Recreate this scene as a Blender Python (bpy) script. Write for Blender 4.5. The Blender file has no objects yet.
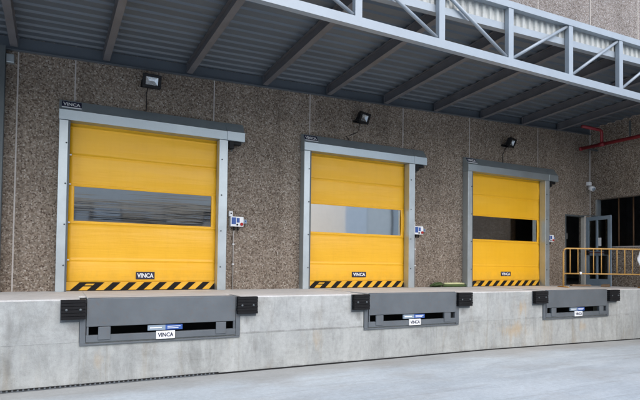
import bpy, bmesh, math, random
from mathutils import Vector, Matrix
random.seed(7)
sc = bpy.context.scene
COL = sc.collection
R = math.radians

# ------------------------------------------------------------------ materials
def mat(name, color=(.5, .5, .5), rough=.6, metal=0., spec=.5):
    m = bpy.data.materials.new(name); m.use_nodes = True
    b = m.node_tree.nodes['Principled BSDF']
    b.inputs['Base Color'].default_value = (*color, 1)
    b.inputs['Roughness'].default_value = rough
    b.inputs['Metallic'].default_value = metal
    b.inputs['Specular IOR Level'].default_value = spec
    return m
class NT:
    def __init__(s, m): s.m = m; s.t = m.node_tree; s.b = s.t.nodes['Principled BSDF']; s.c = None
    def n(s, typ, **kw):
        x = s.t.nodes.new(typ)
        for k, v in kw.items(): setattr(x, k, v)
        return x
    def l(s, a, b): s.t.links.new(a, b)
    def coord(s, scale=(1, 1, 1)):
        if s.c is None: s.c = s.n('ShaderNodeTexCoord')
        mp = s.n('ShaderNodeMapping'); mp.inputs['Scale'].default_value = scale
        s.l(s.c.outputs['Object'], mp.inputs['Vector']); return mp.outputs['Vector']
    def noise(s, scale, detail=4, rough=.55, stretch=(1, 1, 1), dist=0.):
        x = s.n('ShaderNodeTexNoise'); x.inputs['Scale'].default_value = scale
        x.inputs['Detail'].default_value = detail; x.inputs['Roughness'].default_value = rough
        x.inputs['Distortion'].default_value = dist
        s.l(s.coord(stretch), x.inputs['Vector']); return x.outputs['Fac']
    def ramp(s, fac, stops, interp='LINEAR'):
        r = s.n('ShaderNodeValToRGB'); e = r.color_ramp.elements; r.color_ramp.interpolation = interp
        while len(e) < len(stops): e.new(.5)
        for el, (p, c) in zip(e, stops):
            el.position = p; el.color = (*c, 1) if len(c) == 3 else c
        s.l(fac, r.inputs['Fac']); return r.outputs['Color']
    def mix(s, fac, a, b, mode='MIX'):
        x = s.n('ShaderNodeMix', data_type='RGBA', blend_type=mode)
        for i, v in ((0, fac), (6, a), (7, b)):
            if hasattr(v, 'is_linked') or hasattr(v, 'links'): s.l(v, x.inputs[i])
            elif isinstance(v, (int, float)): x.inputs[i].default_value = v
            else: x.inputs[i].default_value = (*v, 1)
        return x.outputs[2]
    def mr(s, v, a, b):
        x = s.n('ShaderNodeMapRange'); x.inputs['From Min'].default_value = a; x.inputs['From Max'].default_value = b
        s.l(v, x.inputs['Value']); return x.outputs[0]
    def base(s, v): s.l(v, s.b.inputs['Base Color'])
    def rough(s, v, lo, hi):
        x = s.n('ShaderNodeMapRange'); x.inputs['To Min'].default_value = lo; x.inputs['To Max'].default_value = hi
        s.l(v, x.inputs['Value']); s.l(x.outputs[0], s.b.inputs['Roughness'])
    def bump(s, h, strength, dist=.01, prev=None):
        x = s.n('ShaderNodeBump'); x.inputs['Strength'].default_value = strength; x.inputs['Distance'].default_value = dist
        s.l(h, x.inputs['Height'])
        if prev is not None: s.l(prev, x.inputs['Normal'])
        s.l(x.outputs[0], s.b.inputs['Normal']); return x.outputs[0]

def wear(name, color, rough, metal=0., var=.18, dirt=(.12, .11, .1), dirtamt=.25, sc_=3., spec=.5, bump=.0, stretch=(1, 1, 1)):
    m = mat(name, color, rough, metal, spec); t = NT(m)
    n1 = t.noise(sc_, 5, .6, stretch); n2 = t.noise(sc_*9, 3)
    a = tuple(c*(1-var) for c in color); b = tuple(min(1, c*(1+var)) for c in color)
    c = t.ramp(n1, [(.3, a), (.7, b)])
    d = t.ramp(n2, [(.55, (0, 0, 0)), (.85, (dirtamt,)*3)])
    t.base(t.mix(d, c, dirt)); t.rough(n1, max(.05, rough-.1), min(1, rough+.12))
    if bump: t.bump(n2, bump, .004)
    return m

XC = 14.26           # inner corner
def pebble_mat():
    m = mat('pebbledash', rough=.85, spec=.3); t = NT(m)
    v = t.n('ShaderNodeTexVoronoi'); v.inputs['Scale'].default_value = 42; v.inputs['Randomness'].default_value = .95; t.l(t.coord(), v.inputs['Vector'])
    sep = t.n('ShaderNodeSeparateColor'); t.l(v.outputs['Color'], sep.inputs[0])
    c = t.ramp(sep.outputs[0], [(0, (.085, .060, .045)), (.2, (.17, .130, .100)), (.45, (.255, .207, .168)), (.75, (.325, .275, .230)), (.95, (.40, .355, .31)), (1, (.47, .44, .40))])
    gap = t.ramp(v.outputs['Distance'], [(.45, (0, 0, 0)), (.8, (.8, .8, .8))])
    c = t.mix(gap, c, (.20, .170, .145))
    big = t.ramp(t.noise(.8, 5, .6), [(.3, (.84, .83, .82)), (.7, (1.1, 1.1, 1.1))])
    c = t.mix(1., c, big, 'MULTIPLY')
    streak = t.ramp(t.noise(1.2, 4, .6, (2.2, 1, .16)), [(.42, (.80, .79, .78)), (.6, (1, 1, 1))])
    c = t.mix(.55, c, streak, 'MULTIPLY')
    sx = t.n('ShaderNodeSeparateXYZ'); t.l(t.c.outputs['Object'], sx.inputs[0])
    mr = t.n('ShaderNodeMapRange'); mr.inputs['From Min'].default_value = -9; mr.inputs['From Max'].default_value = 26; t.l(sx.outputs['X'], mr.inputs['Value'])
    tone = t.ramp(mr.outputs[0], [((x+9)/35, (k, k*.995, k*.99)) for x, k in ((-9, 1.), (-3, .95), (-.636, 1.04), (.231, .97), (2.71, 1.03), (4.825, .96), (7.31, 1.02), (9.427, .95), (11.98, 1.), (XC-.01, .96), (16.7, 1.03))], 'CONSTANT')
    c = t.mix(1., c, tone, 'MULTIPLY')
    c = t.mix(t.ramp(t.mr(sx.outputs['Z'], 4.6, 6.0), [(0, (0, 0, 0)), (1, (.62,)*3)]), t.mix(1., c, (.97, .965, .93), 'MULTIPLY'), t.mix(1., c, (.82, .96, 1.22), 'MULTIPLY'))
    dr = t.ramp(t.noise(1., 5, .7, (4.5, 1, .10)), [(.52, (1, 1, 1)), (.72, (.74, .72, .70))])
    c = t.mix(.6, c, dr, 'MULTIPLY')
    t.base(c)
    h = t.n('ShaderNodeMath', operation='MULTIPLY'); h.inputs[1].default_value = -1; t.l(v.outputs['Distance'], h.inputs[0])
    t.bump(h.outputs[0], .6, .010)
    return m

def concrete(name, lo, hi, stain=(.30, .25, .18), stainamt=.35, streaks=True, boards=False, rough=.8, blot=1., spots=(), smear=False):
    m = mat(name, rough=rough, spec=.35); t = NT(m)
    n1 = t.noise(.9*blot, 6, .62); n2 = t.noise(14, 5, .65); n3 = t.noise(90, 3, .6)
    c = t.ramp(n1, [(.3, lo), (.68, hi)])
    c = t.mix(.5, c, t.ramp(n2, [(.3, (.76, .76, .75)), (.7, (1.1, 1.1, 1.1))]), 'MULTIPLY')
    c = t.mix(.6, c, t.ramp(n3, [(.3, (.82, .82, .82)), (.5, (1, 1, 1)), (.75, (1.08, 1.08, 1.08))]), 'MULTIPLY')
    if streaks:
        s = t.ramp(t.noise(1.5, 5, .65, (2.0, 1, .35)), [(.54, (0, 0, 0)), (.72, (stainamt,)*3)])
        c = t.mix(s, c, stain)
        s2 = t.ramp(t.noise(1.7, 6, .72, (1.6, 1, .5), 1.2), [(.46, (1, 1, 1)), (.72, (.66, .66, .65))])
        c = t.mix(.85, c, s2, 'MULTIPLY')
        s5 = t.ramp(t.noise(.9, 3, .6, (9, 1, .12)), [(.60, (1, 1, 1)), (.68, (.80, .78, .74))])
        c = t.mix(.6, c, s5, 'MULTIPLY')
        s3 = t.ramp(t.noise(1.3, 6, .7, (.6, 1, 2.2)), [(.52, (1, 1, 1)), (.7, (.78, .77, .75))])
        c = t.mix(.8, c, s3, 'MULTIPLY')
    else:
        s = t.ramp(t.noise(.45, 6, .68, (1, 1.6, 1)), [(.5, (0, 0, 0)), (.7, (stainamt,)*3)])
        c = t.mix(s, c, stain)
    if boards:
        bo = t.ramp(t.noise(5, 2, .5, (3.0, 1, .05)), [(.44, (.84, .84, .83)), (.54, (1.03, 1.03, 1.03))])
        c = t.mix(.22, c, bo, 'MULTIPLY')
    if smear:
        s6 = t.ramp(t.noise(1.0, 6, .7, (.28, 1.5, 1), .8), [(.44, (1, 1, 1)), (.56, (.88, .89, .90)), (.66, (1.06, 1.06, 1.06))])
        c = t.mix(.9, c, s6, 'MULTIPLY')
        s7 = t.ramp(t.noise(1.6, 5, .7, (.16, 3.2, 1), .3), [(.56, (1, 1, 1)), (.66, (.72, .70, .68))])
        c = t.mix(.55, c, s7, 'MULTIPLY')
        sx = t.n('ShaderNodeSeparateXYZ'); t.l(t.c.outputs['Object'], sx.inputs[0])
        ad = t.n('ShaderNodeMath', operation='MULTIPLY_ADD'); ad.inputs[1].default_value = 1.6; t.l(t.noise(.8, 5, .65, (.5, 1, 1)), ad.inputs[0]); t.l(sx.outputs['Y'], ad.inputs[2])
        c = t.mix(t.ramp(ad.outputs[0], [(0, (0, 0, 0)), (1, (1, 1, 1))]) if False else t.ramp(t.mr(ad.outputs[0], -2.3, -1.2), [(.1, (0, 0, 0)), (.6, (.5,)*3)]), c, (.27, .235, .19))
    for (px_, pz_, rx_, rz_, a_, sc_) in spots:          # rust run-offs with a place of their own
        mp = t.n('ShaderNodeMapping'); mp.inputs['Location'].default_value = (-px_/rx_, 0, -pz_/rz_); mp.inputs['Scale'].default_value = (1/rx_, .0, 1/rz_)
        t.l(t.c.outputs['Object'], mp.inputs['Vector'])
        ln = t.n('ShaderNodeVectorMath', operation='LENGTH'); t.l(mp.outputs[0], ln.inputs[0])
        sm = t.n('ShaderNodeMath', operation='ADD'); t.l(ln.outputs['Value'], sm.inputs[0])
        nn = t.n('ShaderNodeMath', operation='MULTIPLY'); nn.inputs[1].default_value = 1.3; t.l(t.noise(3, 5, .65, (1.6, 1, .5)), nn.inputs[0]); t.l(nn.outputs[0], sm.inputs[1])
        c = t.mix(t.ramp(sm.outputs[0], [(.6, (a_,)*3), (1.05, (0, 0, 0))]), c, sc_)
    pit = t.n('ShaderNodeTexVoronoi'); pit.inputs['Scale'].default_value = 17; t.l(t.coord(), pit.inputs['Vector'])
    pm = t.ramp(pit.outputs['Distance'], [(.05, (.6, .6, .6)), (.12, (1, 1, 1))])
    c = t.mix(.6, c, pm, 'MULTIPLY')
    t.base(c)
    b1 = t.bump(n2, .25, .01); t.bump(n3, .22, .004, b1)
    return m

def pane_mat(name, refl=.45, tint=(.25, .26, .27), wav=(.5, .5, 5), amt=.12, rough=.03):
    m = bpy.data.materials.new(name); m.use_nodes = True
    t = NT(m); nt = t.t; out = nt.nodes['Material Output']
    g = t.n('ShaderNodeBsdfGlossy'); g.inputs['Roughness'].default_value = rough; g.inputs['Color'].default_value = (1., .955, .88, 1)
    tr = t.n('ShaderNodeBsdfTransparent'); tr.inputs['Color'].default_value = (*tint, 1)
    mx = t.n('ShaderNodeMixShader'); mx.inputs[0].default_value = refl
    n = t.noise(1., 4, .6, wav)
    bp = t.n('ShaderNodeBump'); bp.inputs['Strength'].default_value = amt; bp.inputs['Distance'].default_value = .05
    t.l(n, bp.inputs['Height']); t.l(bp.outputs[0], g.inputs['Normal'])
    t.l(tr.outputs[0], mx.inputs[1]); t.l(g.outputs[0], mx.inputs[2]); t.l(mx.outputs[0], out.inputs['Surface'])
    return m

def curtain_mat():
    m = mat('yellow_pvc', (.86, .44, .015), .34, 0, .5); t = NT(m)
    n1 = t.noise(1.3, 4, .6, (.5, 1, 3)); n2 = t.noise(60, 3)
    n3 = t.noise(2.0, 5, .7, (5, 1, .4))
    c = t.ramp(n1, [(.3, (.89, .46, .014)), (.7, (.93, .50, .020))])
    c = t.mix(.35, c, t.ramp(n3, [(.5, (1, 1, 1)), (.8, (.88, .86, .8))]), 'MULTIPLY')
    t.base(c); t.rough(n1, .32, .5)
    b1 = t.bump(t.noise(1.0, 3, .5, (.6, 1, 7)), .5, .02); b2 = t.bump(t.noise(1.0, 2, .5, (.12, 1, 22)), .10, .01, b1); t.bump(t.noise(2.2, 4, .6, (1.5, 1, 1)), .18, .02, b2)
    gr = t.n('ShaderNodeSeparateXYZ'); t.l(t.c.outputs['Object'], gr.inputs[0])
    gm = t.n('ShaderNodeMath', operation='MULTIPLY_ADD'); gm.inputs[1].default_value = -.9; t.l(t.noise(6, 5, .7, (1, 1, .6)), gm.inputs[0]); gm2 = t.mr(gr.outputs['Z'], .9, .15); t.l(gm2, gm.inputs[2])
    t.base(t.mix(t.ramp(gm.outputs[0], [(.2, (0, 0, 0)), (.75, (.35,)*3)]), c, (.40, .24, .05)))
    return m

TAN, GRM = (.42, .31, .18), (.13, .125, .115)
M = dict(
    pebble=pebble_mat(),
    seal=wear('joint_sealant', (.43, .40, .37), .8, 0, .12),
    conc_up=concrete('dock_concrete', (.335, .348, .340), (.49, .50, .485), stainamt=.25, spots=((8.95, -.35, .55, .65, .75, TAN), (.25, -.40, .22, .28, .5, GRM), (2.75, -.38, .2, .25, .5, GRM), (4.85, -.38, .2, .25, .45, GRM), (7.3, -.38, .2, .25, .45, GRM), (12.05, -.38, .2, .3, .45, GRM), (-.5, -.3, .12, .6, .4, GRM), (3.7, -.3, .08, .6, .35, GRM), (4.2, -.585, 9, .05, .6, GRM), (10.5, -.585, 5, .06, .6, GRM))),
    conc_low=concrete('dock_concrete_boarded', (.33, .342, .333), (.48, .49, .47), (.30, .24, .15), .45, boards=True, spots=((8.75, -.85, 1.2, .6, .8, TAN), (.55, -.85, .25, .5, .6, TAN), (4.0, -.8, .2, .6, .5, TAN), (-.5, -.9, .12, .6, .4, GRM), (2.9, -.85, .15, .5, .4, GRM), (11.0, -.85, .5, .3, .45, TAN), (6.2, -.75, .3, .3, .4, GRM), (5, -1.2, 11, .13, .55, GRM), (11.5, -.63, 4, .07, .55, GRM))),
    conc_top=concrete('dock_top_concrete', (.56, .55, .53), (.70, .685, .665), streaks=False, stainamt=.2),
    ground=concrete('yard_concrete', (.485, .53, .55), (.60, .65, .67), (.36, .34, .31), .5, streaks=False, rough=.62, blot=.6, smear=True),
    galv=wear('galvanised', (.49, .54, .555), .38, .65, .07, (.4, .38, .35), .2, 4),
    housing=wear('housing_steel', (.40, .46, .49), .36, .7, .07, (.3, .3, .3), .2, 3),
    dark_steel=wear('dark_grey_steel', (.10, .115, .12), .5, .3, .15),
    lev=wear('leveller_paint', (.115, .130, .142), .5, .1, .13, (.15, .105, .075), .55, 2.2, bump=.08),
    lev_dust=wear('leveller_deck_dusty', (.60, .58, .555), .75, .1, .12, (.2, .18, .16), .3, 3),
    rubber=wear('black_rubber', (.010, .010, .011), .8, 0, .3, (.05, .047, .045), .3, 8, spec=.2, bump=.3),
    black=mat('black_plastic', (.010, .010, .011), .5, 0, .25),
    void=mat('dark_gap', (.01, .01, .01), .9),
    curtain=curtain_mat(),
    stripe=wear('black_stripe', (.010, .009, .008), .6, 0, .3, (.08, .06, .03), .2, 10, spec=.2),
    white=wear('white_label', (.80, .81, .82), .5, 0, .04, (.5, .5, .5), .1),
    cream=wear('cream_paint', (.58, .54, .47), .6, 0, .1),
    navy=mat('navy_label', (.012, .014, .045), .45),
    blue=mat('blue_label', (.03, .09, .32), .45),
    bluegrey=mat('blue_grey_sticker', (.24, .30, .36), .5),
    red=mat('red_button', (.5, .02, .015), .4),
    redpipe=wear('red_pipe', (.22, .016, .024), .5, 0, .2, (.08, .03, .03), .4),
    truss=wear('truss_paint', (.285, .325, .36), .45, .15, .07, (.3, .27, .24), .25, 2.5),
    rafter=wear('rafter_steel', (.15, .15, .16), .55, .25, .15, (.16, .10, .07), .3, 2),
    deck=wear('deck_sheet', (.115, .135, .155), .5, .25, .14, (.1, .1, .1), .3, .9, stretch=(.4, 2, 1)),
    fascia=wear('fascia_sheet', (.42, .43, .41), .6, 0, .14, (.20, .17, .11), .5, 2.5, stretch=(3, 1, .5)),
    lamp=wear('reflector', (.7, .73, .75), .25, .9, .05),
    glass=pane_mat('lamp_glass', .12, (.9, .92, .93), (1, 1, 1), 0.),
    pvc=pane_mat('pvc_window', .50, (.30, .31, .31), (.14, 1, 4.2), .055, .04),
    pvc_flat=pane_mat('pvc_window_flat', .82, (.30, .31, .31), (.3, 1, .5), .008, .04),
    pvc_dark=pane_mat('pvc_window_smoked', .42, (.45, .42, .42), (.3, 1, .5), .008, .04),
    doorblue=wear('door_blue_grey', (.23, .29, .345), .5, .1, .12, (.3, .28, .25), .2, 3),
    doorglass=pane_mat('door_glass', .55, (.55, .6, .62), (1, 1, .3), .05),
    orange=wear('barrier_paint', (.56, .32, .09), .5, 0, .15, (.30, .14, .07), .45, 6),
    rust=wear('rusty_pole', (.17, .085, .04), .7, .2, .3),
    wood=wear('old_plank', (.26, .17, .10), .8, 0, .3, (.1, .07, .05), .3, 5, stretch=(1, 8, 8)),
    green=wear('green_webbing', (.05, .085, .02), .7, 0, .3),
    pale=wear('pale_webbing', (.55, .55, .30), .7, 0, .15),
    inside=wear('interior_plaster', (.40, .40, .40), .8, 0, .15),
    insfloor=wear('interior_floor', (.22, .21, .20), .7, 0, .15),
    brick=wear('brown_render', (.78, .62, .46), .8, 0, .15),
    darkband=wear('dark_band', (.05, .045, .045), .6, 0, .2),
    whitepanel=wear('white_panel', (.80, .81, .82), .5, 0, .05),
    greypanel=wear('grey_panel', (.76, .74, .70), .5, 0, .06),
    midpanel=wear('mid_grey_panel', (.50, .53, .55), .5, 0, .06),
    shed=wear('dark_shed', (.05, .04, .038), .7, 0, .2),
    maroon=wear('maroon_trim', (.12, .03, .03), .6, 0, .2),
    roofing=wear('roofing', (.25, .25, .25), .8, 0, .1),
)

# ------------------------------------------------------------------ mesh helpers
class MB:
    """collects shapes (each with its own material) into one mesh"""
    def __init__(s): s.bm = bmesh.new(); s.mats = []
    def mi(s, m):
        m = M[m] if isinstance(m, str) else m
        if m not in s.mats: s.mats.append(m)
        return s.mats.index(m)
    def merge(s, b, m, smooth=False):
        i = s.mi(m); b.verts.index_update(); vs = [s.bm.verts.new(v.co) for v in b.verts]
        for f in b.faces:
            try: g = s.bm.faces.new([vs[v.index] for v in f.verts])
            except ValueError: continue
            g.material_index = i; g.smooth = smooth
        b.free()
    def box(s, x0, x1, y0, y1, z0, z1, m, bev=0., seg=2, rot=None):
        b = bmesh.new(); bmesh.ops.create_cube(b, size=1)
        for v in b.verts: v.co = ((x0+x1)/2+v.co.x*(x1-x0), (y0+y1)/2+v.co.y*(y1-y0), (z0+z1)/2+v.co.z*(z1-z0))
        if bev: bmesh.ops.bevel(b, geom=b.edges[:], offset=bev, segments=seg, affect='EDGES', profile=.5)
        if rot is not None: bmesh.ops.transform(b, matrix=rot, verts=b.verts)
        s.merge(b, m); return s
    def slab(s, pts8, m):                       # 8 corners: bottom four then top four
        b = bmesh.new(); v = [b.verts.new(p) for p in pts8]
        for f in ((3, 2, 1, 0), (4, 5, 6, 7), (0, 1, 5, 4), (1, 2, 6, 5), (2, 3, 7, 6), (3, 0, 4, 7)): b.faces.new([v[i] for i in f])
        bmesh.ops.recalc_face_normals(b, faces=b.faces[:]); s.merge(b, m); return s
    def prism(s, prof, x0, x1, m, axis='x', bev=0.):     # profile (a,b) extruded along the axis
        b = bmesh.new()
        f = {'x': lambda t, p: (t, p[0], p[1]), 'y': lambda t, p: (p[0], t, p[1]), 'z': lambda t, p: (p[0], p[1], t)}[axis]
        A = [b.verts.new(f(x0, p)) for p in prof]; B = [b.verts.new(f(x1, p)) for p in prof]; n = len(prof)
        b.faces.new(A); b.faces.new(B[::-1])
        for i in range(n): b.faces.new((A[i], B[i], B[(i+1) % n], A[(i+1) % n]))
        bmesh.ops.recalc_face_normals(b, faces=b.faces[:])
        if bev: bmesh.ops.bevel(b, geom=b.edges[:], offset=bev, segments=2, affect='EDGES', profile=.5)
        s.merge(b, m); return s
    def tube(s, pts, r, m, n=10, cap=True):
        pts = [Vector(p) for p in pts]; b = bmesh.new(); rings = []
        for i, p in enumerate(pts):
            d = (pts[min(i+1, len(pts)-1)]-pts[max(i-1, 0)]).normalized()
            u = d.cross(Vector((0, 0, 1)) if abs(d.z) < .9 else Vector((1, 0, 0))).normalized(); w = d.cross(u)
            rings.append([b.verts.new(p+(u*math.cos(2*math.pi*k/n)+w*math.sin(2*math.pi*k/n))*r) for k in range(n)])
        for a, c in zip(rings, rings[1:]):
            for k in range(n): b.faces.new((a[k], a[(k+1) % n], c[(k+1) % n], c[k]))
        if cap: b.faces.new(rings[0][::-1]); b.faces.new(rings[-1])
        bmesh.ops.recalc_face_normals(b, faces=b.faces[:]); s.merge(b, m, True); return s
    def quad(s, pts, m):
        b = bmesh.new(); b.faces.new([b.verts.new(p) for p in pts]); s.merge(b, m); return s
    def build(s, name, parent=None):
        me = bpy.data.meshes.new(name); s.bm.to_mesh(me); s.bm.free()
        for m in s.mats: me.materials.append(m)
        o = bpy.data.objects.new(name, me); COL.objects.link(o)
        if parent: o.parent = parent
        return o
def tag(o, label, cat=None, group=None, kind=None):
    if label: o['label'] = label
    if cat: o['category'] = cat
    if group: o['group'] = group
    if kind: o['kind'] = kind
    return o
def thing(name, loc, label, cat, group=None, rz=0.):
    o = bpy.data.objects.new(name, None); COL.objects.link(o); o.empty_display_size = .2
    o.location = loc; o.rotation_euler = (0, 0, rz); return tag(o, label, cat, group)
def text(name, body, w, h, x, y, z, m, parent, offs=.03):
    """lettering facing -y, centred on x,z, fitted to w by h"""
    cu = bpy.data.curves.new('lettering', 'FONT'); cu.body = body; cu.align_x = 'CENTER'; cu.offset = offs; cu.extrude = .001; cu.resolution_u = 3
    o = bpy.data.objects.new('lettering', cu); COL.objects.link(o)
    bpy.context.view_layer.update()
    me = bpy.data.meshes.new_from_object(o.evaluated_get(bpy.context.evaluated_depsgraph_get())); bpy.data.objects.remove(o)
    xs = [v.co.x for v in me.vertices]; ys = [v.co.y for v in me.vertices]
    cx, cy = (min(xs)+max(xs))/2, (min(ys)+max(ys))/2; sx = w/(max(xs)-min(xs)); sy = h/(max(ys)-min(ys))
    for v in me.vertices: v.co = Vector((x+(v.co.x-cx)*sx, y-v.co.z, z+(v.co.y-cy)*sy))
    me.materials.clear(); me.materials.append(M[m]); me.name = name
    t = bpy.data.objects.new(name, me); COL.objects.link(t); t.parent = parent
    return t

DF = -2.08           # dock face
GZ = -1.205          # yard level under the dock face (the dock top is z = 0)
X1, X2, X3 = 0., 4.617, 9.206
W1, W2, W3 = 2.955, 2.92, 3.02
DZ = 2.94
DOORS = [(X1, W1), (X2, W2), (X3, W3)]

# ------------------------------------------------------------------ ground
b = MB(); bm = bmesh.new()
xs = [-150, -40, -10, 0, 4, 8, 10, 12, 14.3, 18, 40, 150]; ys = [-150, -60, -30, -12, -6, -4, -3, DF-.003]
def gz(x): return GZ-.0125*max(0, min(x, 15)-8)
grid = [[bm.verts.new((x, y, gz(x))) for y in ys] for x in xs]
for i in range(len(xs)-1):
    for j in range(len(ys)-1): bm.faces.new((grid[i][j], grid[i+1][j], grid[i+1][j+1], grid[i][j+1]))
b.merge(bm, 'ground'); tag(b.build('ground'), 'pale smooth concrete yard in front of the loading dock', kind='structure')

# ------------------------------------------------------------------ loading dock (pits for the levellers cut into it)
LEV = [(.41, 2.55), (5.03, 7.09), (9.70, 11.84)]
dock = thing('loading_dock', (0, 0, 0), 'raised pale concrete loading dock with board marked front and three leveller pits', 'dock')
PITB = -.63
up = MB(); low = MB()
edges = [-9.]
for a, c in LEV: edges += [a-.085, c+.085]
edges.append(XC)
for i in range(0, len(edges), 2): up.box(edges[i], edges[i+1], DF, .0, -.60, -.0205, 'conc_up', .003)
for a, c in LEV: up.box(a-.085, c+.085, -1.5, 0, -.60, -.0205, 'conc_up')
low.box(-9, XC, DF+.003, 0, -1.6, -.6005, 'conc_low')
up.build('upper_pour', dock); low.build('lower_pour', dock)
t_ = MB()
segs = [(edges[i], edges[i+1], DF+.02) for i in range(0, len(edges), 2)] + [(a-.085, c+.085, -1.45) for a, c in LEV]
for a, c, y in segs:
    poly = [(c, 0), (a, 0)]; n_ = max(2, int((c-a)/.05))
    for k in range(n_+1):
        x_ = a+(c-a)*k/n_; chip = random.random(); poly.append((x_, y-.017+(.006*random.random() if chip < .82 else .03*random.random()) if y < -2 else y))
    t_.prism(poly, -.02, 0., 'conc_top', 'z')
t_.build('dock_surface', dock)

# ------------------------------------------------------------------ warehouse
wh = thing('warehouse', (0, 0, 0), 'tall warehouse clad in brown pebble dashed concrete panels behind the dock', 'warehouse')
def wall_x(mb, x0, x1, y0, y1, z0, z1, openings, m):
    """wall along x with rectangular openings (xa, xb, za, zb), butted boxes"""
    cur = x0
    for xa, xb, za, zb in sorted(openings):
        mb.box(cur, xa, y0, y1, z0, z1, m)
        if za > z0: mb.box(xa, xb, y0, y1, z0, za, m)
        mb.box(xa, xb, y0, y1, zb, z1, m); cur = xb
    mb.box(cur, x1, y0, y1, z0, z1, m)
TOP = 10.4; WT = 5.2
ops = [(x+.13, x+w-.13, 0., DZ+.12) for x, w in DOORS] + [(13.13, 14.05, 0., 2.08)]
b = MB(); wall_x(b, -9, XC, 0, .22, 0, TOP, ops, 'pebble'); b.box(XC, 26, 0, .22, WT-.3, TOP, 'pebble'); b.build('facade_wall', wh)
# wing on the right: its face looks along -x, with a wide opening above a parapet
b = MB(); OY0, OY1, OZ0, OZ1 = -3.0, -.16, 1.12, 2.56
b.box(XC, XC+.25, OY1, -.001, -1.6, WT, 'pebble'); b.box(XC, XC+.25, -9, OY0, -1.6, WT, 'pebble')
b.box(XC, XC+.25, OY0, OY1, -1.6, OZ0, 'pebble'); b.box(XC, XC+.25, OY0, OY1, OZ1, WT, 'pebble')
b.box(XC+.25, 26, -9, -8.75, -1.6, WT, 'pebble')
b.build('wing_wall', wh)
b = MB()
b.box(XC+.02, XC+.2, OY1-.05, OY1, OZ0, OZ1-.002, 'galv'); b.box(XC+.01, XC+.22, OY0, OY1-.05, OZ0, OZ0+.03, 'seal')
b.build('opening_frame', wh)
b = MB()
for x in (-3.0, -.636, .231, 2.71, 4.825, 7.31, 9.427, 11.98, 16.7, 18.9):
    zb = 0.002
    for dx, w in DOORS:
        if dx-.05 < x < dx+w+.36: zb = 3.30
    if x > XC: zb = WT
    b.box(x-.011, x+.011, -.004, 0, zb, TOP, 'seal')
b.box(XC-.022, XC, -.022, 0, 0.002, TOP, 'seal')
b.build('panel_joints', wh)
b = MB(); b.box(-9, 26, .22, 18, TOP-.3, TOP, 'roofing'); b.box(XC+.25, 26, -8.75, -.001, WT-.3, WT-.05, 'roofing'); b.build('roof', wh)
b = MB()
b.box(-9, 26, 17.8, 18, -1.6, TOP-.3, 'inside'); b.box(-9, -8.8, .22, 17.8, -1.6, TOP-.3, 'inside'); b.box(25.8, 26, .22, 17.8, -1.6, TOP-.3, 'inside'); b.box(25.8, 26, -8.75, -.001, -1.6, WT-.3, 'inside')
b.box(-8.8, 25.8, 6, 6.1, 0, TOP-.3, 'inside')
b.build('inner_walls', wh)
b = MB(); b.box(-8.8, 25.8, 0, 17.8, -.3, -.002, 'insfloor'); b.box(XC+.25, 25.8, -8.75, 0, -.3, -.002, 'insfloor'); b.build('inner_floor', wh)

# steel column at the far left
c = thing('steel_column', (-1.0, -.02, 0), 'slim blue grey steel column at the left edge of the wall', 'column')
b = MB(); b.box(-.11, .19, -.16, -.15, .012, 4.04, 'dark_steel'); b.box(-.11, .19, -.01, 0, .012, 4.04, 'dark_steel'); b.box(.035, .045, -.15, -.01, .012, 4.04, 'dark_steel'); b.build('shaft', c)
b = MB(); b.box(-.14, .21, -.2, .015, 0, .012, 'dark_steel'); b.build('base_plate', c)
c = tag(MB().box(-.81, -.69, -.11, -.0, 3.80, 3.945, 'galv', .012).build('junction_box'), 'small grey junction box high on the wall under the leftmost rafter', 'junction box')

# ------------------------------------------------------------------ canopy
can = thing('canopy', (0, -2, 4.2), 'dark steel canopy with corrugated deck, rafters and pale front truss over the dock', 'canopy')
class CM(MB):
    def build(s, name, parent=None):
        for v in s.bm.verts: v.co -= Vector((0, -2, 4.2))
        return MB.build(s, name, parent)
CX0, CX1 = -9., XC-.01
YF = -3.9
def rbz(x, y): return 4.10+.029*x + (-y/3.95)*(.10+.006*x)
RH = .20
# deck: trapezoid ribs that run along the wall
prof = []; y = -.0; P = .235
while y > YF+.14:
    for dy, dz in ((0, 0), (.07, 0), (.095, .028), (.20, .028)):
        if y-dy > YF+.14: prof.append((y-dy, dz))
    y -= P
prof.append((YF+.13, 0))
d = CM(); bm = bmesh.new(); NX = 12
rows = []
for k in range(NX+1):
    x = CX0+(CX1-CX0)*k/NX
    rows.append([[bm.verts.new((x, yy, rbz(x, yy)+RH+dz+th)) for yy, dz in prof] for th in (0, .012)])
for a, c_ in zip(rows, rows[1:]):
    for i in range(len(prof)-1):
        bm.faces.new((a[0][i], a[0][i+1], c_[0][i+1], c_[0][i])); bm.faces.new((a[1][i], c_[1][i], c_[1][i+1], a[1][i+1]))
d.merge(bm, 'deck'); d.build('roof_deck', can)
# ledger channel on the wall and the front edge beam
def zbar(mb, x0, x1, ya, yb, z0, z1, m):        # bar along x whose heights are functions of x
    mb.slab([(x0, ya, z0(x0)), (x1, ya, z0(x1)), (x1, yb, z0(x1)), (x0, yb, z0(x0)), (x0, ya, z1(x0)), (x1, ya, z1(x1)), (x1, yb, z1(x1)), (x0, yb, z1(x0))], m)
b = CM()
lz = lambda x: 4.055+.0335*x
zbar(b, CX0, CX1, -.012, -.004, lambda x: lz(x)+.012, lambda x: rbz(x, 0)+RH-.01, 'deck')
zbar(b, CX0, CX1, -.08, -.004, lz, lambda x: lz(x)+.012, 'deck')
b.build('wall_ledger', can)
b = CM()
bz = lambda x: 4.15+.04*x
zbar(b, CX0, CX1, -3.90, -3.80, bz, lambda x: bz(x)+.115, 'truss'); b.build('edge_beam', can)
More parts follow.
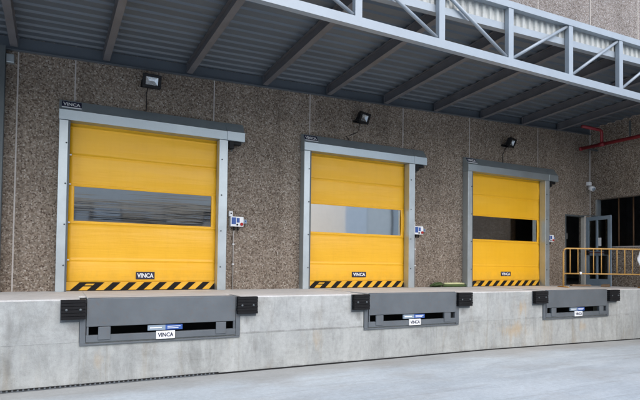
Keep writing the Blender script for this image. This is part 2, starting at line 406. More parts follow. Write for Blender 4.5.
# corrugated fascia that stands on the edge beam
b = CM(); bm = bmesh.new(); x = CX0; pts = []
while x < CX1-.2:
    for dx, dy in ((0, 0), (.055, 0), (.075, .03), (.13, .03), (.15, 0)): 
        if dx < .15: pts.append((x+dx, dy))
    x += .15
lo = [bm.verts.new((px, -3.89+dy, bz(px)+.116)) for px, dy in pts]; hi = [bm.verts.new((px, -3.89+dy, bz(px)+.39)) for px, dy in pts]
lo2 = [bm.verts.new((px, -3.884+dy, bz(px)+.116)) for px, dy in pts]; hi2 = [bm.verts.new((px, -3.884+dy, bz(px)+.39)) for px, dy in pts]
for i in range(len(pts)-1):
    bm.faces.new((lo[i], lo[i+1], hi[i+1], hi[i])); bm.faces.new((lo2[i+1], lo2[i], hi2[i], hi2[i+1])); bm.faces.new((hi[i], hi[i+1], hi2[i+1], hi2[i]))
b.merge(bm, 'fascia'); b.build('fascia_sheet', can)
# rafters (I sections)
RW = [-3.7, -2.2, -.70, .72, 2.20, 3.75, 5.24, 6.75, 8.24, 9.78, 11.3, 12.75]
RF = [-3.6, -2.1, -.66, .80, 2.29, 3.80, 5.24, 6.72, 8.2, 9.72, 11.2, 12.7]
TP = [-3.7, -2.2, -.75, .70, 2.16, 3.62, 5.08, 6.52, 7.99, 9.42, 10.9, 12.4]
def seg_box(mb, p, q_, wx, z0, z1, m):           # bar between two plan points, width wx in x, heights relative to rbz
    (xa, ya), (xb, yb) = p, q_; za, zb = rbz(xa, ya), rbz(xb, yb)
    mb.slab([(xa-wx, ya, za+z0), (xa+wx, ya, za+z0), (xb+wx, yb, zb+z0), (xb-wx, yb, zb+z0), (xa-wx, ya, za+z1), (xa+wx, ya, za+z1), (xb+wx, yb, zb+z1), (xb-wx, yb, zb+z1)], m)
for xw, xf in zip(RW, RF):
    b = CM()
    for z0, z1, w in ((0, .012, .055), (.012, RH-.014, .006), (RH-.014, RH-.002, .055)): seg_box(b, (xw, -.085), (xf, -3.80), w, z0, z1, 'rafter')
    seg_box(b, (xw, -.085), (xw, -.10), .06, .0125, RH-.0145, 'rafter')
    b.build('rafter', can)
# front truss
b = CM(); b.slab([(CX0, -4.0, 3.765), (CX1, -4.0, 3.79), (CX1, -3.905, 3.79), (CX0, -3.905, 3.765), (CX0, -4.0, 3.885), (CX1, -4.0, 3.925), (CX1, -3.905, 3.925), (CX0, -3.905, 3.885)], 'truss'); b.build('bottom_chord', can)
tl = lambda x: 4.552+.0293*x
b = CM(); zbar(b, CX0, CX1, -4.0, -3.905, tl, lambda x: tl(x)+.095+.002*x, 'truss'); b.build('top_chord', can)
for x in TP+[13.85]:
    b = CM(); b.box(x-.055, x+.055, -3.99, -3.91, 3.88, tl(x)+.004, 'truss'); b.build('truss_post', can)
for xa, xb in zip(TP, TP[1:]+[13.85]):
    zl, zh = 3.94, tl
    b = CM()
    if xb <= 6.6: p, q_ = (xa+.07, -3.95, tl(xa)-.02), (xb-.07, -3.95, zl)
    else: p, q_ = (xa+.07, -3.95, zl), (xb-.07, -3.95, tl(xb)-.02)
    b.tube([p, q_], .028, 'truss', 10); b.build('truss_diagonal', can)

# ------------------------------------------------------------------ high speed doors
def rr(mb, x, z, y, r, m, n=10):
    mb.tube([(x, y, z), (x, y-.008, z)], r, m, n)
def make_door(i, x0, W, label, paneM, logo):
    t = thing('high_speed_door', (x0, 0, 0), label, 'door', 'yellow high speed doors along the dock')
    JL, JR, P = .169, .172, -.195
    for side, xa, xb in ((0, 0., JL), (1, W-JR+.0, W)):
        b = MB()
        if side == 0:
            b.box(xa, xb-.03, P, -.001, 0, DZ, 'galv', .006); b.box(xb-.03, xb, P+.004, -.02, 0, DZ-.002, 'dark_steel')  # dark inner strip stands in for the shadow gap beside the curtain
        else:
            b.box(xa+.0, xb, P, -.001, 0, DZ, 'galv', .006)
        j = b.build('jamb', t)
        k = MB()
        for z in (.45, 1.15, 1.85, 2.55):
            rr(k, (xa+xb)/2+(.03 if side == 0 else -.03), z, P, .014, 'dark_steel')
        k.build('bolts', j)
    # curtain: PVC sheet with stiffener seams and a window hole
    XA, XB = JL-.01, W-JR+.02
    seams = [.545, 1.20, 1.87, 2.385, 2.88]
    zs = set([0.15, DZ+.08])
    for s_ in seams: zs |= {s_-.02, s_-.010, s_, s_+.010, s_+.02}
    zz = 0.15
    while zz < DZ+.08: zs.add(round(zz, 3)); zz += .045
    wx0, wx1, wz0, wz1 = JL+.09, W-JR-.09, 1.235, 1.84
    zs |= {wz0, wz1}; zs = sorted(zs)
    xs_ = sorted(set([XA, XB, wx0, wx1]+[XA+(XB-XA)*k/36 for k in range(37)]))
    rnd = random.Random(i+3); ph = [rnd.uniform(0, 6.28) for _ in range(8)]
    def yo(x, z):
        bd = [.0]+seams+[3.1]; y = 0
        for a, c2 in zip(bd, bd[1:]):
            if a <= z <= c2: u = (z-a)/(c2-a); y = -.016*math.sin(math.pi*u)*(1+.5*math.sin(x*1.7+ph[int(a*2) % 8]))
        for s_ in seams:
            dd = abs(z-s_)
            if dd < .0201: y -= .014*(1-(dd/.0201)**2)
        y += .003*math.sin(x*5+ph[0]+z*2)+.002*math.sin(x*11+z*7+ph[1])
        return .018+y
    bm = bmesh.new(); g = {}
    for x in xs_:
        for z in zs: g[x, z] = bm.verts.new((x, yo(x, z), z))
    for xa, xb in zip(xs_, xs_[1:]):
        for za, zb in zip(zs, zs[1:]):
            if xa >= wx0-1e-6 and xb <= wx1+1e-6 and za >= wz0-1e-6 and zb <= wz1+1e-6: continue
            bm.faces.new((g[xa, za], g[xb, za], g[xb, zb], g[xa, zb]))
    loose = [v for v in bm.verts if not v.link_faces]; bmesh.ops.delete(bm, geom=loose, context='VERTS')
    b = MB(); b.merge(bm, 'curtain', True); cur = b.build('curtain', t)
    sol = cur.modifiers.new('thickness', 'SOLIDIFY'); sol.thickness = .006; sol.offset = 0
    # window
    bm = bmesh.new(); n = 24; m_ = 10; gg = []
    for a in range(n+1):
        x = wx0-.01+(wx1-wx0+.02)*a/n
        gg.append([bm.verts.new((x, .022+(.0008 if i == 0 else .0003)*math.sin(x*3+ph[2])*math.sin(math.pi*k/m_), wz0-.01+(wz1-wz0+.02)*k/m_)) for k in range(m_+1)])
    for a in range(n):
        for k in range(m_): bm.faces.new((gg[a][k], gg[a+1][k], gg[a+1][k+1], gg[a][k+1]))
    b = MB(); b.merge(bm, paneM, True); b.build('window_pane', cur)
    # hazard band along the bottom edge
    b = MB(); b.box(XA, XB, -.004, .03, .012, .158, 'curtain', .006)
    x = XA+.02+.05; k = 0
    while x < XB-.06:
        wst = .135; x2 = min(x+wst, XB-.005); sh = .15
        p = [(x, .014), (x2, .014), (min(x2+sh, XB-.004), .154), (min(x+sh, XB-.006), .154)]
        b.slab([(p[0][0], -.0065, p[0][1]), (p[1][0], -.0065, p[1][1]), (p[1][0], -.003, p[1][1]), (p[0][0], -.003, p[0][1]),
                (p[3][0], -.0065, p[3][1]), (p[2][0], -.0065, p[2][1]), (p[2][0], -.003, p[2][1]), (p[3][0], -.003, p[3][1])], 'stripe')
        x += .272; k += 1
    b.box(XA, XB, -.002, .026, 0.0, .0115, 'black')
    # outlined frame of the edge sensor at the left of the band
    for (xa, xb, za, zb) in ((XA+.22, XA+.52, .132, .154), (XA+.22, XA+.52, .082, .10), (XA+.48, XA+.52, .10, .132)): b.box(xa, xb, -.012, -.0068, za, zb, 'stripe')
    b.build('hazard_band', cur)
    # black name plate
    lx, lz_, lw, lh = logo
    b = MB(); b.box(lx-lw/2, lx+lw/2, -.012, .004, lz_-lh/2, lz_+lh/2, 'navy', .003); pl = b.build('name_plate', cur)
    text('lettering', 'VINCA', lw*.88, lh*.62, lx, -.0135, lz_, 'white', pl)
    for s_ in seams[:4]:
        MB().box(XA+.012, XA+.045, -.012, .0, s_-.012, s_+.012, 'white', .003).build('seam_clip', cur)
    # header housing: vertical lower face, sloping upper face
    pf = [(-.001, DZ+.003), (P-.018, DZ+.003), (P-.018, 3.118), (P+.005, 3.130), (-.060, 3.315), (-.001, 3.318)]
    b = MB(); b.prism(pf, -.008, W-.03, 'housing', 'x', .005); hd = b.build('header_housing', t)
    pf2 = [(y+(-.004 if y < -.01 else 0), z+(.004 if z > 3 else -.002)) for y, z in pf]
    b = MB(); b.prism(pf2, W-.029, W+.338, 'housing', 'x', .006)
    mh = b.build('motor_cover', t)
    b = MB(); b.box(W+.03, W+.13, -.17, -.03, DZ-.145, DZ+.003, 'black', .008); b.box(W+.13, W+.28, -.165, -.04, DZ-.06, DZ+.0, 'black', .008)
    b.tube([(W+.10, -.1, DZ-.145), (W+.10, -.1, DZ-.19)], .014, 'dark_steel', 8); b.build('motor', t)
    # sticker on the sloping face
    a = Vector((0, -.060-(P+.005), 3.315-3.130)); L = a.length; a.normalize(); nrm = Vector((0, -a.z, a.y))
    def onface(x, s_, off): v = Vector((x, P+.005, 3.130))+a*s_+nrm*off; return (v.x, v.y, v.z)
    b = MB(); x0_, x1_ = .03, .34
    b.slab([onface(x0_, .06, .0005), onface(x1_, .06, .0005), onface(x1_, .06, .003), onface(x0_, .06, .003), onface(x0_, .20, .0005), onface(x1_, .20, .0005), onface(x1_, .20, .003), onface(x0_, .20, .003)], 'navy')
    b.slab([onface(x0_, .036, .0005), onface(x1_, .036, .0005), onface(x1_, .036, .003), onface(x0_, .036, .003), onface(x0_, .06, .0005), onface(x1_, .06, .0005), onface(x1_, .06, .003), onface(x0_, .06, .003)], 'white')
    stk = b.build('sticker', hd)
    tx = text('lettering', 'VINCA', .27, .085, (x0_+x1_)/2, 0, 0, 'white', stk)
    for v in tx.data.vertices: v.co = Vector(onface(v.co.x, .128+v.co.z, .0045-v.co.y*.5))
    return t
make_door(0, X1, W1, 'largest yellow roller door, leftmost, with streaky reflections in its window', 'pvc', (1.478, .275, .33, .135))
make_door(1, X2, W2, 'middle yellow roller door with pale white and grey reflections in its window', 'pvc_flat', (1.50, .305, .37, .12))
make_door(2, X3, W3, 'yellow roller door nearest the barrier, with a nearly black window', 'pvc_dark', (1.53, .33, .36, .12))

# ------------------------------------------------------------------ dock levellers
def make_lev(xa, xb, label):
    cx, hw = (xa+xb)/2, (xb-xa)/2
    t = thing('dock_leveller', (cx, DF, 0), label, 'dock leveller', 'dock levellers set into the dock front')
    F = -.02
    b = MB(); b.box(-hw+.004, hw-.004, F-.02, F+.02, -.385, .006, 'lev', .006)
    b.tube([(-hw+.02, F+.012, .002), (hw-.02, F+.012, .002)], .014, 'lev', 10); b.build('lip', t)
    b = MB(); b.box(-hw+.012, hw-.012, F+.022, 1.86, -.012, .008, 'lev_dust'); b.build('platform', t)
    b = MB()
    b.box(-hw-.08, -hw-.004, F-.006, .05, -.62, -.005, 'lev', .004); b.box(hw+.004, hw+.08, F-.006, .05, -.62, -.005, 'lev', .004)
    b.box(-hw-.08, hw+.08, F-.004, .05, -.645, -.622, 'lev', .004)
    b.build('pit_frame', t)
    b = MB(); b.box(-hw+.0, hw-.0, F-.015, F+.05, -.60, -.505, 'lev', .005); b.build('lower_beam', t)
    b = MB(); b.box(-hw-.08, hw+.08, .38, .40, -.62, -.014, 'void'); b.build('pit_shade_sheet', t)  # near-black sheet that paints the shade deep in the pit
    for s_ in (-1, 1):
        b = MB(); x = s_*(hw-.235); b.box(x-.08, x+.08, F-.03, F-.017, -.57, -.39, 'lev', .004)
        b.box(x-.055, x+.055, F-.017, F+.04, -.505, -.39, 'lev'); b.build('lip_support', t)
    for s_ in (-1, 1):
        b = MB(); x = s_*(hw-.02); b.box(x-.012, x+.012, F-.012, F+.03, -.505, -.387, 'lev'); b.build('end_plate', t)
    # labels in the slot: grey, blue, and the white name label below
    b = MB(); b.box(-.25, .0, F-.004, F+.03, -.475, -.40, 'bluegrey'); b.box(.0, .25, F-.004, F+.03, -.475, -.40, 'blue')
    b.box(.03, .22, F-.0055, F-.0035, -.43, -.42, 'white'); b.box(.03, .19, F-.0055, F-.0035, -.455, -.445, 'white'); b.box(-.22, -.05, F-.0055, F-.0035, -.445, -.43, 'white')
    b.build('rating_label', t)
    b = MB(); b.box(-.135, .135, F-.035, F-.014, -.60, -.485, 'white', .003); pl = b.build('name_label', t)
    text('lettering', 'VINCA', .225, .062, 0, F-.0365, -.542, 'navy', pl)
    return t
make_lev(*LEV[0], 'grey dock leveller in the dock front below the leftmost yellow door')
make_lev(*LEV[1], 'grey dock leveller in the dock front below the middle yellow door')
make_lev(*LEV[2], 'grey dock leveller in the dock front closest to the orange barrier')

def make_bumper(xa, xb, label):
    t = thing('dock_bumper', ((xa+xb)/2, DF, -.14), label, 'bumper', 'black rubber bumpers on the dock edge')
    hw = (xb-xa)/2; b = MB()
    n = 6
    for k in range(n):
        z0 = -.135+.272*k/n; b.box(-hw+random.uniform(0, .006), hw-random.uniform(0, .006), -.105+random.uniform(0, .008), -.014, z0+.0015, z0+.272/n-.0015, 'rubber', .004)
    b.build('rubber_block', t)
    b = MB(); b.box(-hw-.004, hw+.004, -.013, -.0005, -.175, .135, 'lev', .002); b.build('back_plate', t)
    for s_ in (-1, 1):
        b = MB(); b.box(s_*(hw-.003)-.006, s_*(hw-.003)+.006, -.112, -.0135, -.137, .139, 'dark_steel', .002) if False else b.tube([(s_*(hw*.55), -.106, .0), (s_*(hw*.55), -.112, .0)], .018, 'dark_steel', 10); b.build('bolt', t)
for xa, xb, l in ((.09, .405, 'black rubber dock bumper at the far left, left of the first leveller'), (2.56, 2.90, 'black rubber dock bumper at the right end of the leftmost leveller'),
                  (4.69, 5.02, 'black rubber dock bumper at the left end of the middle leveller'), (7.10, 7.47, 'black rubber dock bumper at the right end of the middle leveller'),
                  (9.29, 9.69, 'black rubber dock bumper left of the leveller nearest the barrier'), (11.85, 12.25, 'rightmost black rubber dock bumper, below the orange barrier')):
    make_bumper(xa, xb, l)

# ------------------------------------------------------------------ control boxes with conduit
def make_ctrl(x, z, label, big):
    t = thing('control_box', (x, -.0, z), label, 'control box', 'door control boxes beside the right jambs')
    w, h = (.135, .10)
    b = MB(); b.box(-w, w, -.12, -.004, -h, h, 'white', .012); bx = b.build('enclosure', t)
    b = MB(); b.box(-w+.02, -.025, -.1235, -.1195, -h+.045, h-.02, 'blue'); b.build('blue_panel', bx)
    b = MB(); b.box(-.012, .05, -.1235, -.1195, -.02, h-.03, 'blue'); b.build('display', bx)
    MB().tube([(.09, -.118, -.05), (.09, -.145, -.05)], .03, 'red', 14).build('stop_button', bx)
    MB().tube([(.0, -.118, -.062), (.0, -.135, -.062)], .018, 'black', 12).build('push_button', bx)
    b = MB(); b.box(-w-.02, -w+.055, -.08, -.004, h+.001, h+.105, 'white', .006); b.tube([(-w+.018, -.079, h+.06), (-w+.018, -.095, h+.06)], .014, 'black', 10); b.build('sensor', t)
    b = MB(); b.box(w+.001, w+.075, -.10, -.02, -.03, .05, 'bluegrey', .006); b.box(w+.03, w+.06, -.1015, -.0995, .0, .03, 'blue'); b.build('isolator', t)
    b = MB()
    for gx in (-.045, .03): b.tube([(gx, -.06, -h), (gx, -.06, -h-.075)], .02, 'black', 8)
    b.build('cable_gland', t)
    b = MB(); b.tube([(-.045, -.06, -h-.07), (-.045, -.03, -h-.16), (-.045, -.03, -z+.005)], .012, 'seal', 8)
    for zz in (-h-.35, -h-.75): b.box(-.065, -.025, -.045, -.001, zz-.012, zz+.012, 'white')
    b.build('conduit', t)
make_ctrl(3.19, 1.355, 'white and blue control box beside the leftmost yellow door', 1)
make_ctrl(7.72, 1.37, 'white and blue control box beside the middle yellow door', 1)
make_ctrl(12.37, 1.34, 'white and blue control box beside the yellow door next to the barrier', 1)

# ------------------------------------------------------------------ floodlights
def make_flood(x, z, label, rz, cable):
    t = thing('floodlight', (x, 0, z), label, 'floodlight', 'black floodlights above the doors')
    rot = Matrix.Translation((0, -.19, 0)) @ Matrix.Rotation(rz, 4, 'Z') @ Matrix.Rotation(R(22), 4, 'X')
    b = MB()
    for (xa, xb, za, zb) in ((-.165, .165, .070, .122), (-.165, .165, -.122, -.070), (-.165, -.108, -.070, .070), (.108, .165, -.070, .070)): b.box(xa, xb, -.05, .012, za, zb, 'black', .006, 2, rot)
    b.box(-.145, .145, .0125, .05, -.108, .108, 'black', .008, 2, rot)
    for k in range(7): b.box(-.12+.04*k-.006, -.12+.04*k+.006, .0505, .085, -.09, .09, 'black', 0, 2, rot)
    hs = b.build('lamp_housing', t)
    b = MB(); # pyramid reflector
    o_ = [(-.107, -.03, -.069), (.107, -.03, -.069), (.107, -.03, .069), (-.107, -.03, .069)]; i_ = [(-.05, .01, .0), (.05, .01, .0), (.05, .01, .03), (-.05, .01, .03)]
    tr = lambda p: tuple(rot @ Vector(p))
    for k in range(4): b.quad([tr(o_[k]), tr(o_[(k+1) % 4]), tr(i_[(k+1) % 4]), tr(i_[k])], 'lamp')
    b.quad([tr(p) for p in i_], 'lamp'); b.build('reflector', hs)
    b = MB(); b.quad([tr((p[0], -.040, p[2])) for p in o_], 'glass'); b.build('front_glass', hs)
    b = MB()
    for s_ in (-1, 1): b.tube([(s_*.166, -.19, 0), (s_*.166, -.10, -.06), (s_*.166, -.02, -.06)], .012, 'black', 8)
    b.box(-.175, .175, -.02, -.002, -.085, -.035, 'black', .004); b.build('bracket', t)
    b = MB(); b.tube([(p[0], p[1], p[2]) for p in cable], .008, 'black', 6); b.build('cable', t)
make_flood(1.49, 3.86, 'black floodlight on the wall above the leftmost yellow door', 0, [(-.05, -.10, -.09), (-.07, -.03, -.2), (-.06, -.012, -.35), (-.06, -.012, -.52)])
make_flood(6.08, 3.84, 'black floodlight on the wall above the middle yellow door', R(18), [(-.05, -.10, -.09), (-.02, -.03, -.2), (-.06, -.012, -.3), (-.22, -.012, -.38), (-.34, -.012, -.42), (-.27, -.012, -.5), (-.25, -.012, -.54)])
make_flood(10.73, 3.845, 'black floodlight above the yellow door with the black window', R(20), [(-.05, -.10, -.09), (-.08, -.03, -.18), (-.12, -.012, -.3), (-.12, -.012, -.52)])

# ------------------------------------------------------------------ red pipe run in the corner
t = thing('red_pipe', (13.6, -.2, 4.1), 'dark red fire pipe running along the corner under the canopy', 'pipe')
PX, PZ = 13.62, 4.02
o3 = Vector((13.6, -.2, 4.1)); rel = lambda *p: tuple(Vector(p)-o3)
yj = -.80
b = MB(); b.tube([rel(PX, -.15, PZ), rel(PX, -8.7, PZ)], .05, 'redpipe', 12); b.tube([rel(PX, -.13, PZ), rel(PX, -.20, PZ)], .062, 'redpipe', 12); b.build('main_run', t)
b = MB(); b.tube([rel(PX, yj, PZ+.03), rel(PX, yj, 4.36), rel(PX-.03, yj, 4.40), rel(PX-.08, yj, 4.42), rel(PX-.85, yj, 4.42)], .042, 'redpipe', 12)
b.tube([rel(PX, yj-.08, PZ), rel(PX, yj+.08, PZ)], .062, 'redpipe', 12); b.build('branch', t)
for yy in (-1.6, -3.4): MB().box(*[v for pr in zip(rel(PX-.02, yy-.02, PZ+.045), rel(PX+.02, yy+.02, 4.50)) for v in pr], 'dark_steel').build('hanger', t)
MB().box(*[v for pr in zip(rel(PX+.04, -.26, PZ-.02), rel(XC-.002, -.22, PZ+.02)) for v in pr], 'dark_steel').build('bracket', t)

# ------------------------------------------------------------------ security camera
t = thing('security_camera', (14.13, -.05, 2.95), 'small white security camera high in the corner beside the doorway', 'camera')
b = MB(); b.box(-.06, .07, -.05, .048, .04, .15, 'white', .010); b.build('mount', t)
b = MB(); b.tube([(-.0, -.02, .03), (0, -.05, -.03)], .02, 'white', 10); b.build('arm', t)
b = MB(); b.tube([(.03, .0, -.02), (.0, -.15, -.085)], .075, 'white', 16); b.tube([(.0, -.1502, -.0851), (-.003, -.158, -.0884)], .05, 'bluegrey', 14); b.build('camera_body', t)
b = MB(); b.tube([(.07, .03, .1), (.07, .03, 1.1)], .012, 'seal', 8); b.build('conduit', t)

# ------------------------------------------------------------------ personnel doorway
t = thing('personnel_door', (14.02, 0, 0), 'blue grey glazed door standing wide open out of the dark doorway', 'door')
b = MB(); b.box(-.89, -.845, -.01, .12, 0, 2.08, 'dark_steel', .004); b.box(-.03, .03, -.012, .12, 0, 2.08, 'cream', .004); b.box(-.844, -.031, -.008, .12, 2.035, 2.079, 'dark_steel', .004); b.build('door_frame', t)
ang = R(-87)    # leaf swings out about its hinge at the right jamb
def leafM(): return Matrix.Translation((.045, -.025, 0)) @ Matrix.Rotation(R(84), 4, 'Z')
LM = leafM(); LW = .82
def lb(mb, x0, x1, z0, z1, m, y0=-.022, y1=.022, bev=.004): mb.box(-x1, -x0, y0, y1, z0, z1, m, bev, 2, LM)
b = MB()
lb(b, 0, .09, .01, 2.03, 'doorblue'); lb(b, LW-.10, LW, .01, 2.03, 'doorblue'); lb(b, .0905, LW-.1005, 1.92, 2.03, 'doorblue'); lb(b, .0905, LW-.1005, .01, .20, 'doorblue')
lb(b, .33, .39, .2005, 1.9195, 'doorblue'); lb(b, .0905, .3295, .88, 1.02, 'doorblue'); lb(b, .3905, LW-.1005, .88, 1.02, 'doorblue')
lf = b.build('door_leaf', t)
b = MB()
for xa, xb in ((.085, .335), (.385, LW-.095)):
    lb(b, xa, xb, 1.015, 1.925, 'doorglass', -.004, .004, 0); lb(b, xa, xb, .195, .885, 'doorglass', -.004, .004, 0)
b.build('glazing', lf)
b = MB()
lb(b, .10, LW-.12, .955, .985, 'maroon', .05, .075); lb(b, .03, .12, .90, 1.04, 'black', .0225, .085); lb(b, LW-.16, LW-.02, .90, 1.04, 'black', .0225, .085); b.build('panic_bar', lf)
b = MB(); lb(b, .405, .50, 1.16, 1.40, 'white', .0045, .007, 0); b.build('notice', lf)
b = MB(); lb(b, .2, .36, 2.031, 2.05, 'dark_steel', -.03, .03); b.tube([tuple(LM @ Vector((-.3, 0, 2.06))), (-.35, -.02, 2.06)], .012, 'dark_steel', 8); b.build('door_closer', t)
tag(MB().box(13.86, 14.26, .75, .765, 1.42, 1.60, 'seal', .002).build('wall_notice'), 'grey notice hanging inside the dark doorway', 'sign')
for x_, y_, l_ in ((XC+.42, -.62, 'thin rusty pole just inside the wide dark opening, nearer the corner'), (XC+.5, -1.0, 'rust orange pole inside the wide dark opening, farther from the corner')):
    t = tag(MB().tube([(x_, y_, -.001), (x_, y_, 3.4)], .022, 'rust', 8).build('rusty_pole'), l_, 'pole', 'poles inside the wall opening')

# ------------------------------------------------------------------ barrier, bag, plank, webbing
BL = 2.14
t = thing('crowd_barrier', (11.74, -1.0, 0), 'orange steel barrier with vertical bars standing on the dock edge', 'barrier', None, R(-26.5))
rad = .021
b = MB(); arc = [(0, 0, .02), (0, 0, .93)]+[(.09-.09*math.cos(a), 0, .93+.09*math.sin(a)) for a in [R(15*k) for k in range(1, 7)]]
arc += [(BL-.09, 0, 1.02)]+[(BL-.09+.09*math.sin(a), 0, .93+.09*math.cos(a)) for a in [R(15*k) for k in range(1, 7)]]+[(BL, 0, .02)]
b.tube(arc, rad, 'orange', 10); b.build('outer_frame', t)
MB().tube([(rad, 0, .365), (BL-rad, 0, .365)], .018, 'orange', 10).build('lower_rail', t)
k = .175
while k < BL-.05:
    MB().tube([(k, 0, .372), (k, 0, 1.005)], .012, 'orange', 8).build('bar', t); k += .205
for x_ in (0., BL): MB().tube([(x_, -.28, .015), (x_, -.1, .022), (x_, .1, .022), (x_, .28, .015)], .018, 'orange', 8).build('foot', t)
MB().box(.42, .47, -.03, .03, .35, .415, 'white', .006).build('rail_clip', t)
d_ = Vector((math.cos(R(-26.5)), math.sin(R(-26.5)), 0))
p = Vector((11.74, -1.0, 0))+d_*2.04
t = thing('white_bag', (p.x, p.y, .6), 'white plastic bag hanging from the right end of the barrier', 'bag')
bm = bmesh.new(); bmesh.ops.create_uvsphere(bm, u_segments=20, v_segments=14, radius=1)
for v in bm.verts:
    s = v.co.copy(); w = 1-.45*max(0, s.z)**1.5
    v.co = Vector((s.x*.14*w*(1+.12*math.sin(5*s.z+3*math.atan2(s.y, s.x))), -.075+s.y*.05*w, .20+s.z*.25+.02*math.sin(4*s.x+s.y*3)))
b = MB(); b.merge(bm, 'white', True); bg = b.build('bag_body', t)
bg.rotation_euler = (0, 0, R(-26.5))
b = MB(); b.tube([(-.04, -.07, .42), (-.03, -.03, .46), (-.02, .02, .455), (-.02, .035, .40)], .008, 'white', 6); h_ = b.build('handle', t)

def lump(name, x, y, L, w, h, rz, m, label, cat, group=None):
    b = MB(); b.box(-L/2, L/2, -w/2, w/2, 0, h, m, .008)
    for v in b.bm.verts: v.co += Vector((0, .006*math.sin(v.co.x*9), .006*(1+math.sin(v.co.x*13)) if v.co.z > h*.5 else 0))
    o = b.build(name); o.location = (x, y, .001); o.rotation_euler = (0, 0, rz); return tag(o, label, cat, group)
lump('wooden_plank', 13.05, -.55, .62, .11, .045, R(-14), 'wood', 'short brown plank on the dock floor in front of the doorway', 'plank')
lump('wooden_block', 13.55, -.95, .34, .16, .06, R(20), 'wood', 'squat brown wooden block on the dock floor right of the plank', 'block')
# lashing strap: bunched at one end, then lying straight at the foot of the wall
t = thing('lashing_strap', (8.35, -.12, 0), 'green and cream lashing strap lying at the foot of the wall', 'strap')
b = MB()
pts = [(-.05+.17*math.cos(a*1.0)*(.6+.04*a), .02+.08*math.sin(a), .02+.010*a+.01*math.sin(3*a)) for a in [k*.5 for k in range(16)]]
b.tube(pts, .028, 'green', 8); b.tube([(-.28, 0, .03), (-.15, -.03, .10), (.02, .0, .085), (.1, .02, .05)], .024, 'green', 8); b.build('bunched_webbing', t)
b = MB(); b.tube([(.12, .0, .035), (.3, .01, .032), (.55, -.01, .034), (.8, .0, .03), (.93, 0, .03)], .030, 'green', 8); b.build('webbing', t)
b = MB(); b.tube([(.18, .03, .085), (.4, .03, .083), (.62, .02, .085), (.83, .03, .075)], .026, 'pale', 8); b.box(.87, .97, -.07, -.032, .0, .075, 'pale', .006); b.build('pale_webbing', t)

# toothed drainage strip at the foot of the dock
t = thing('drainage_strip', (0, DF, GZ), 'thin dark toothed drainage strip along the foot of the dock', 'drain')
b = MB(); SX = ((-9, 2.3, .036), (2.3, 8, .022), (8, 10, .022), (10, 12, .022), (12, XC, .022))
for xa, xb, h in SX:
    za, zb = gz(xa)-GZ, gz(xb)-GZ
    b.slab([(xa, -.012, za-.03), (xb, -.012, zb-.03), (xb, .002, zb-.03), (xa, .002, za-.03), (xa, -.012, za+h), (xb, -.012, zb+h), (xb, .002, zb+h), (xa, .002, za+h)], 'void')
pf = [(2.28, .004), (-3., .004)]; x = -3.
while x < 2.26: pf += [(x, .012), (x, .032), (x+.022, .032), (x+.022, .012)]; x += .062
b.build('membrane', t)
MB().prism(pf, -.020, -.0125, 'lev', 'y').build('toothed_edge', t)

# ------------------------------------------------------------------ unseen buildings added across the yard, only mirrored in the door windows
def shed_(name, x0, x1, y, h, m, label, bands=(), vj=None, depth=12):
    t = thing(name, ((x0+x1)/2, y, GZ), label, 'building'); hw = (x1-x0)/2
    b = MB(); b.box(-hw, hw, -depth, 0, 0, h, m); w = b.build('wall', t)
    b = MB(); b.box(-hw-.2, hw+.2, -depth-.2, .25, h, h+.25, 'roofing'); b.build('roof', t)
    for z0, z1, mm in bands: MB().box(-hw, hw, 0, .05, z0, z1, mm).build('band', t)
    if vj:
        b = MB(); x = -hw+vj
        while x < hw: b.box(x-.05, x+.05, 0, .04, 0, h, 'roofing'); x += vj
        b.build('panel_joint', t)
shed_('brown_building', -14, 14, -25, 9, 'brick', 'unseen long brown building with grey top and light and dark bands, added across the yard for window reflections', ((5.75, 8.9, 'greypanel'), (5.05, 5.17, 'darkband'), (4.86, 4.95, 'whitepanel'), (4.62, 4.84, 'darkband'), (4.5, 4.58, 'whitepanel'), (4.1, 4.46, 'darkband')))  # grey top and bands shaped for the tones mirrored in the left window
b = MB(); rb = random.Random(11); x_ = -13.5        # random light and dark boxes added to streak the window reflection
while x_ < 13:
    w_ = rb.uniform(.7, 2.6); z_ = 4.05
    while z_ < 5.2:
        h_ = rb.uniform(.05, .16); b.box(x_, x_+w_, .051, .10+.04*rb.random(), z_, z_+h_, rb.choice(('whitepanel', 'darkband', 'whitepanel', 'brick', 'darkband'))); z_ += h_+rb.uniform(.01, .08)
    x_ += w_+rb.uniform(.05, .3)
b.build('reflection_slats', bpy.data.objects['brown_building'])
shed_('grey_building', 20.2, 31, -25, 9, 'greypanel', 'unseen pale grey panelled building added across the yard for window reflections', ())
g_ = bpy.data.objects['grey_building']
for k, x_ in enumerate((-5.4, -3.35, -.9, 1.1)):  # panel tones picked for the stripes mirrored in the middle window
    MB().box(x_, x_+(2.0 if k != 1 else 2.4), .0, .06, 0, 9, ('whitepanel', 'greypanel', 'midpanel', 'greypanel')[k]).build('panel', g_)
MB().box(-1.05, -.95, .06, .16, 0, 9, 'darkband').build('downpipe', g_)
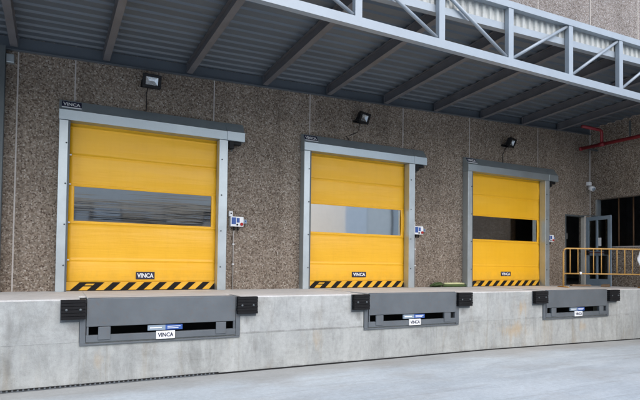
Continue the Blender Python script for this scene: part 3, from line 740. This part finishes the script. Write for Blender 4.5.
shed_('dark_shed', 31.4, 60, -25, 9, 'shed', 'unseen dark timber shed with a maroon band, added across the yard for window reflections', ((4.6, 5.0, 'maroon'),), 3.1)

# ------------------------------------------------------------------ camera
F, YAW, PIT, ROL, PY = 505.03, .4734, .0262, .0128, 51.07
cy_, sy_, cp_, sp_ = math.cos(YAW), math.sin(YAW), math.cos(PIT), math.sin(PIT)
f = Vector((sy_*cp_, cy_*cp_, sp_)); r = Vector((cy_, -sy_, 0)); u = r.cross(f)
r2 = r*math.cos(ROL)+u*math.sin(ROL); u2 = -r*math.sin(ROL)+u*math.cos(ROL)
cam = bpy.data.objects.new('camera', bpy.data.cameras.new('camera')); COL.objects.link(cam)
mw = Matrix.Identity(4)
for i, a in enumerate((r2, u2, -f)):
    for j in range(3): mw[j][i] = a[j]
mw.translation = (.081, -9.8277, .5237); cam.matrix_world = mw
cam.data.sensor_width = 36; cam.data.lens = F/640*36; cam.data.shift_y = PY/640; cam.data.clip_start = .05; cam.data.clip_end = 600
sc.camera = cam

# ------------------------------------------------------------------ light: overcast daylight, the bright part of the sky in front of the dock
EL, AZ = R(40), R(176)         # azimuth from +y towards +x
dirv = Vector((math.sin(AZ)*math.cos(EL), math.cos(AZ)*math.cos(EL), math.sin(EL)))
sun = bpy.data.objects.new('sun', bpy.data.lights.new('sun', 'SUN')); COL.objects.link(sun)
sun.data.energy = 1.0; sun.data.angle = R(75); sun.data.color = (1, .985, .96)
sun.rotation_euler = dirv.to_track_quat('Z', 'Y').to_euler(); sun.location = (-5, -20, 30)
w = bpy.data.worlds.new('World'); sc.world = w; w.use_nodes = True
nt = w.node_tree; sky = nt.nodes.new('ShaderNodeTexSky'); sky.sky_type = 'NISHITA'; sky.sun_disc = False
sky.sun_elevation = EL; sky.sun_rotation = AZ; sky.air_density = 1.; sky.dust_density = 1.6; sky.ozone_density = 1.
nt.links.new(sky.outputs[0], nt.nodes['Background'].inputs['Color']); nt.nodes['Background'].inputs['Strength'].default_value = .14
vs = sc.view_settings; vs.view_transform = 'Standard'; vs.look = 'None'; vs.gamma = 1; vs.use_curve_mapping = False
vs.exposure = 1.2
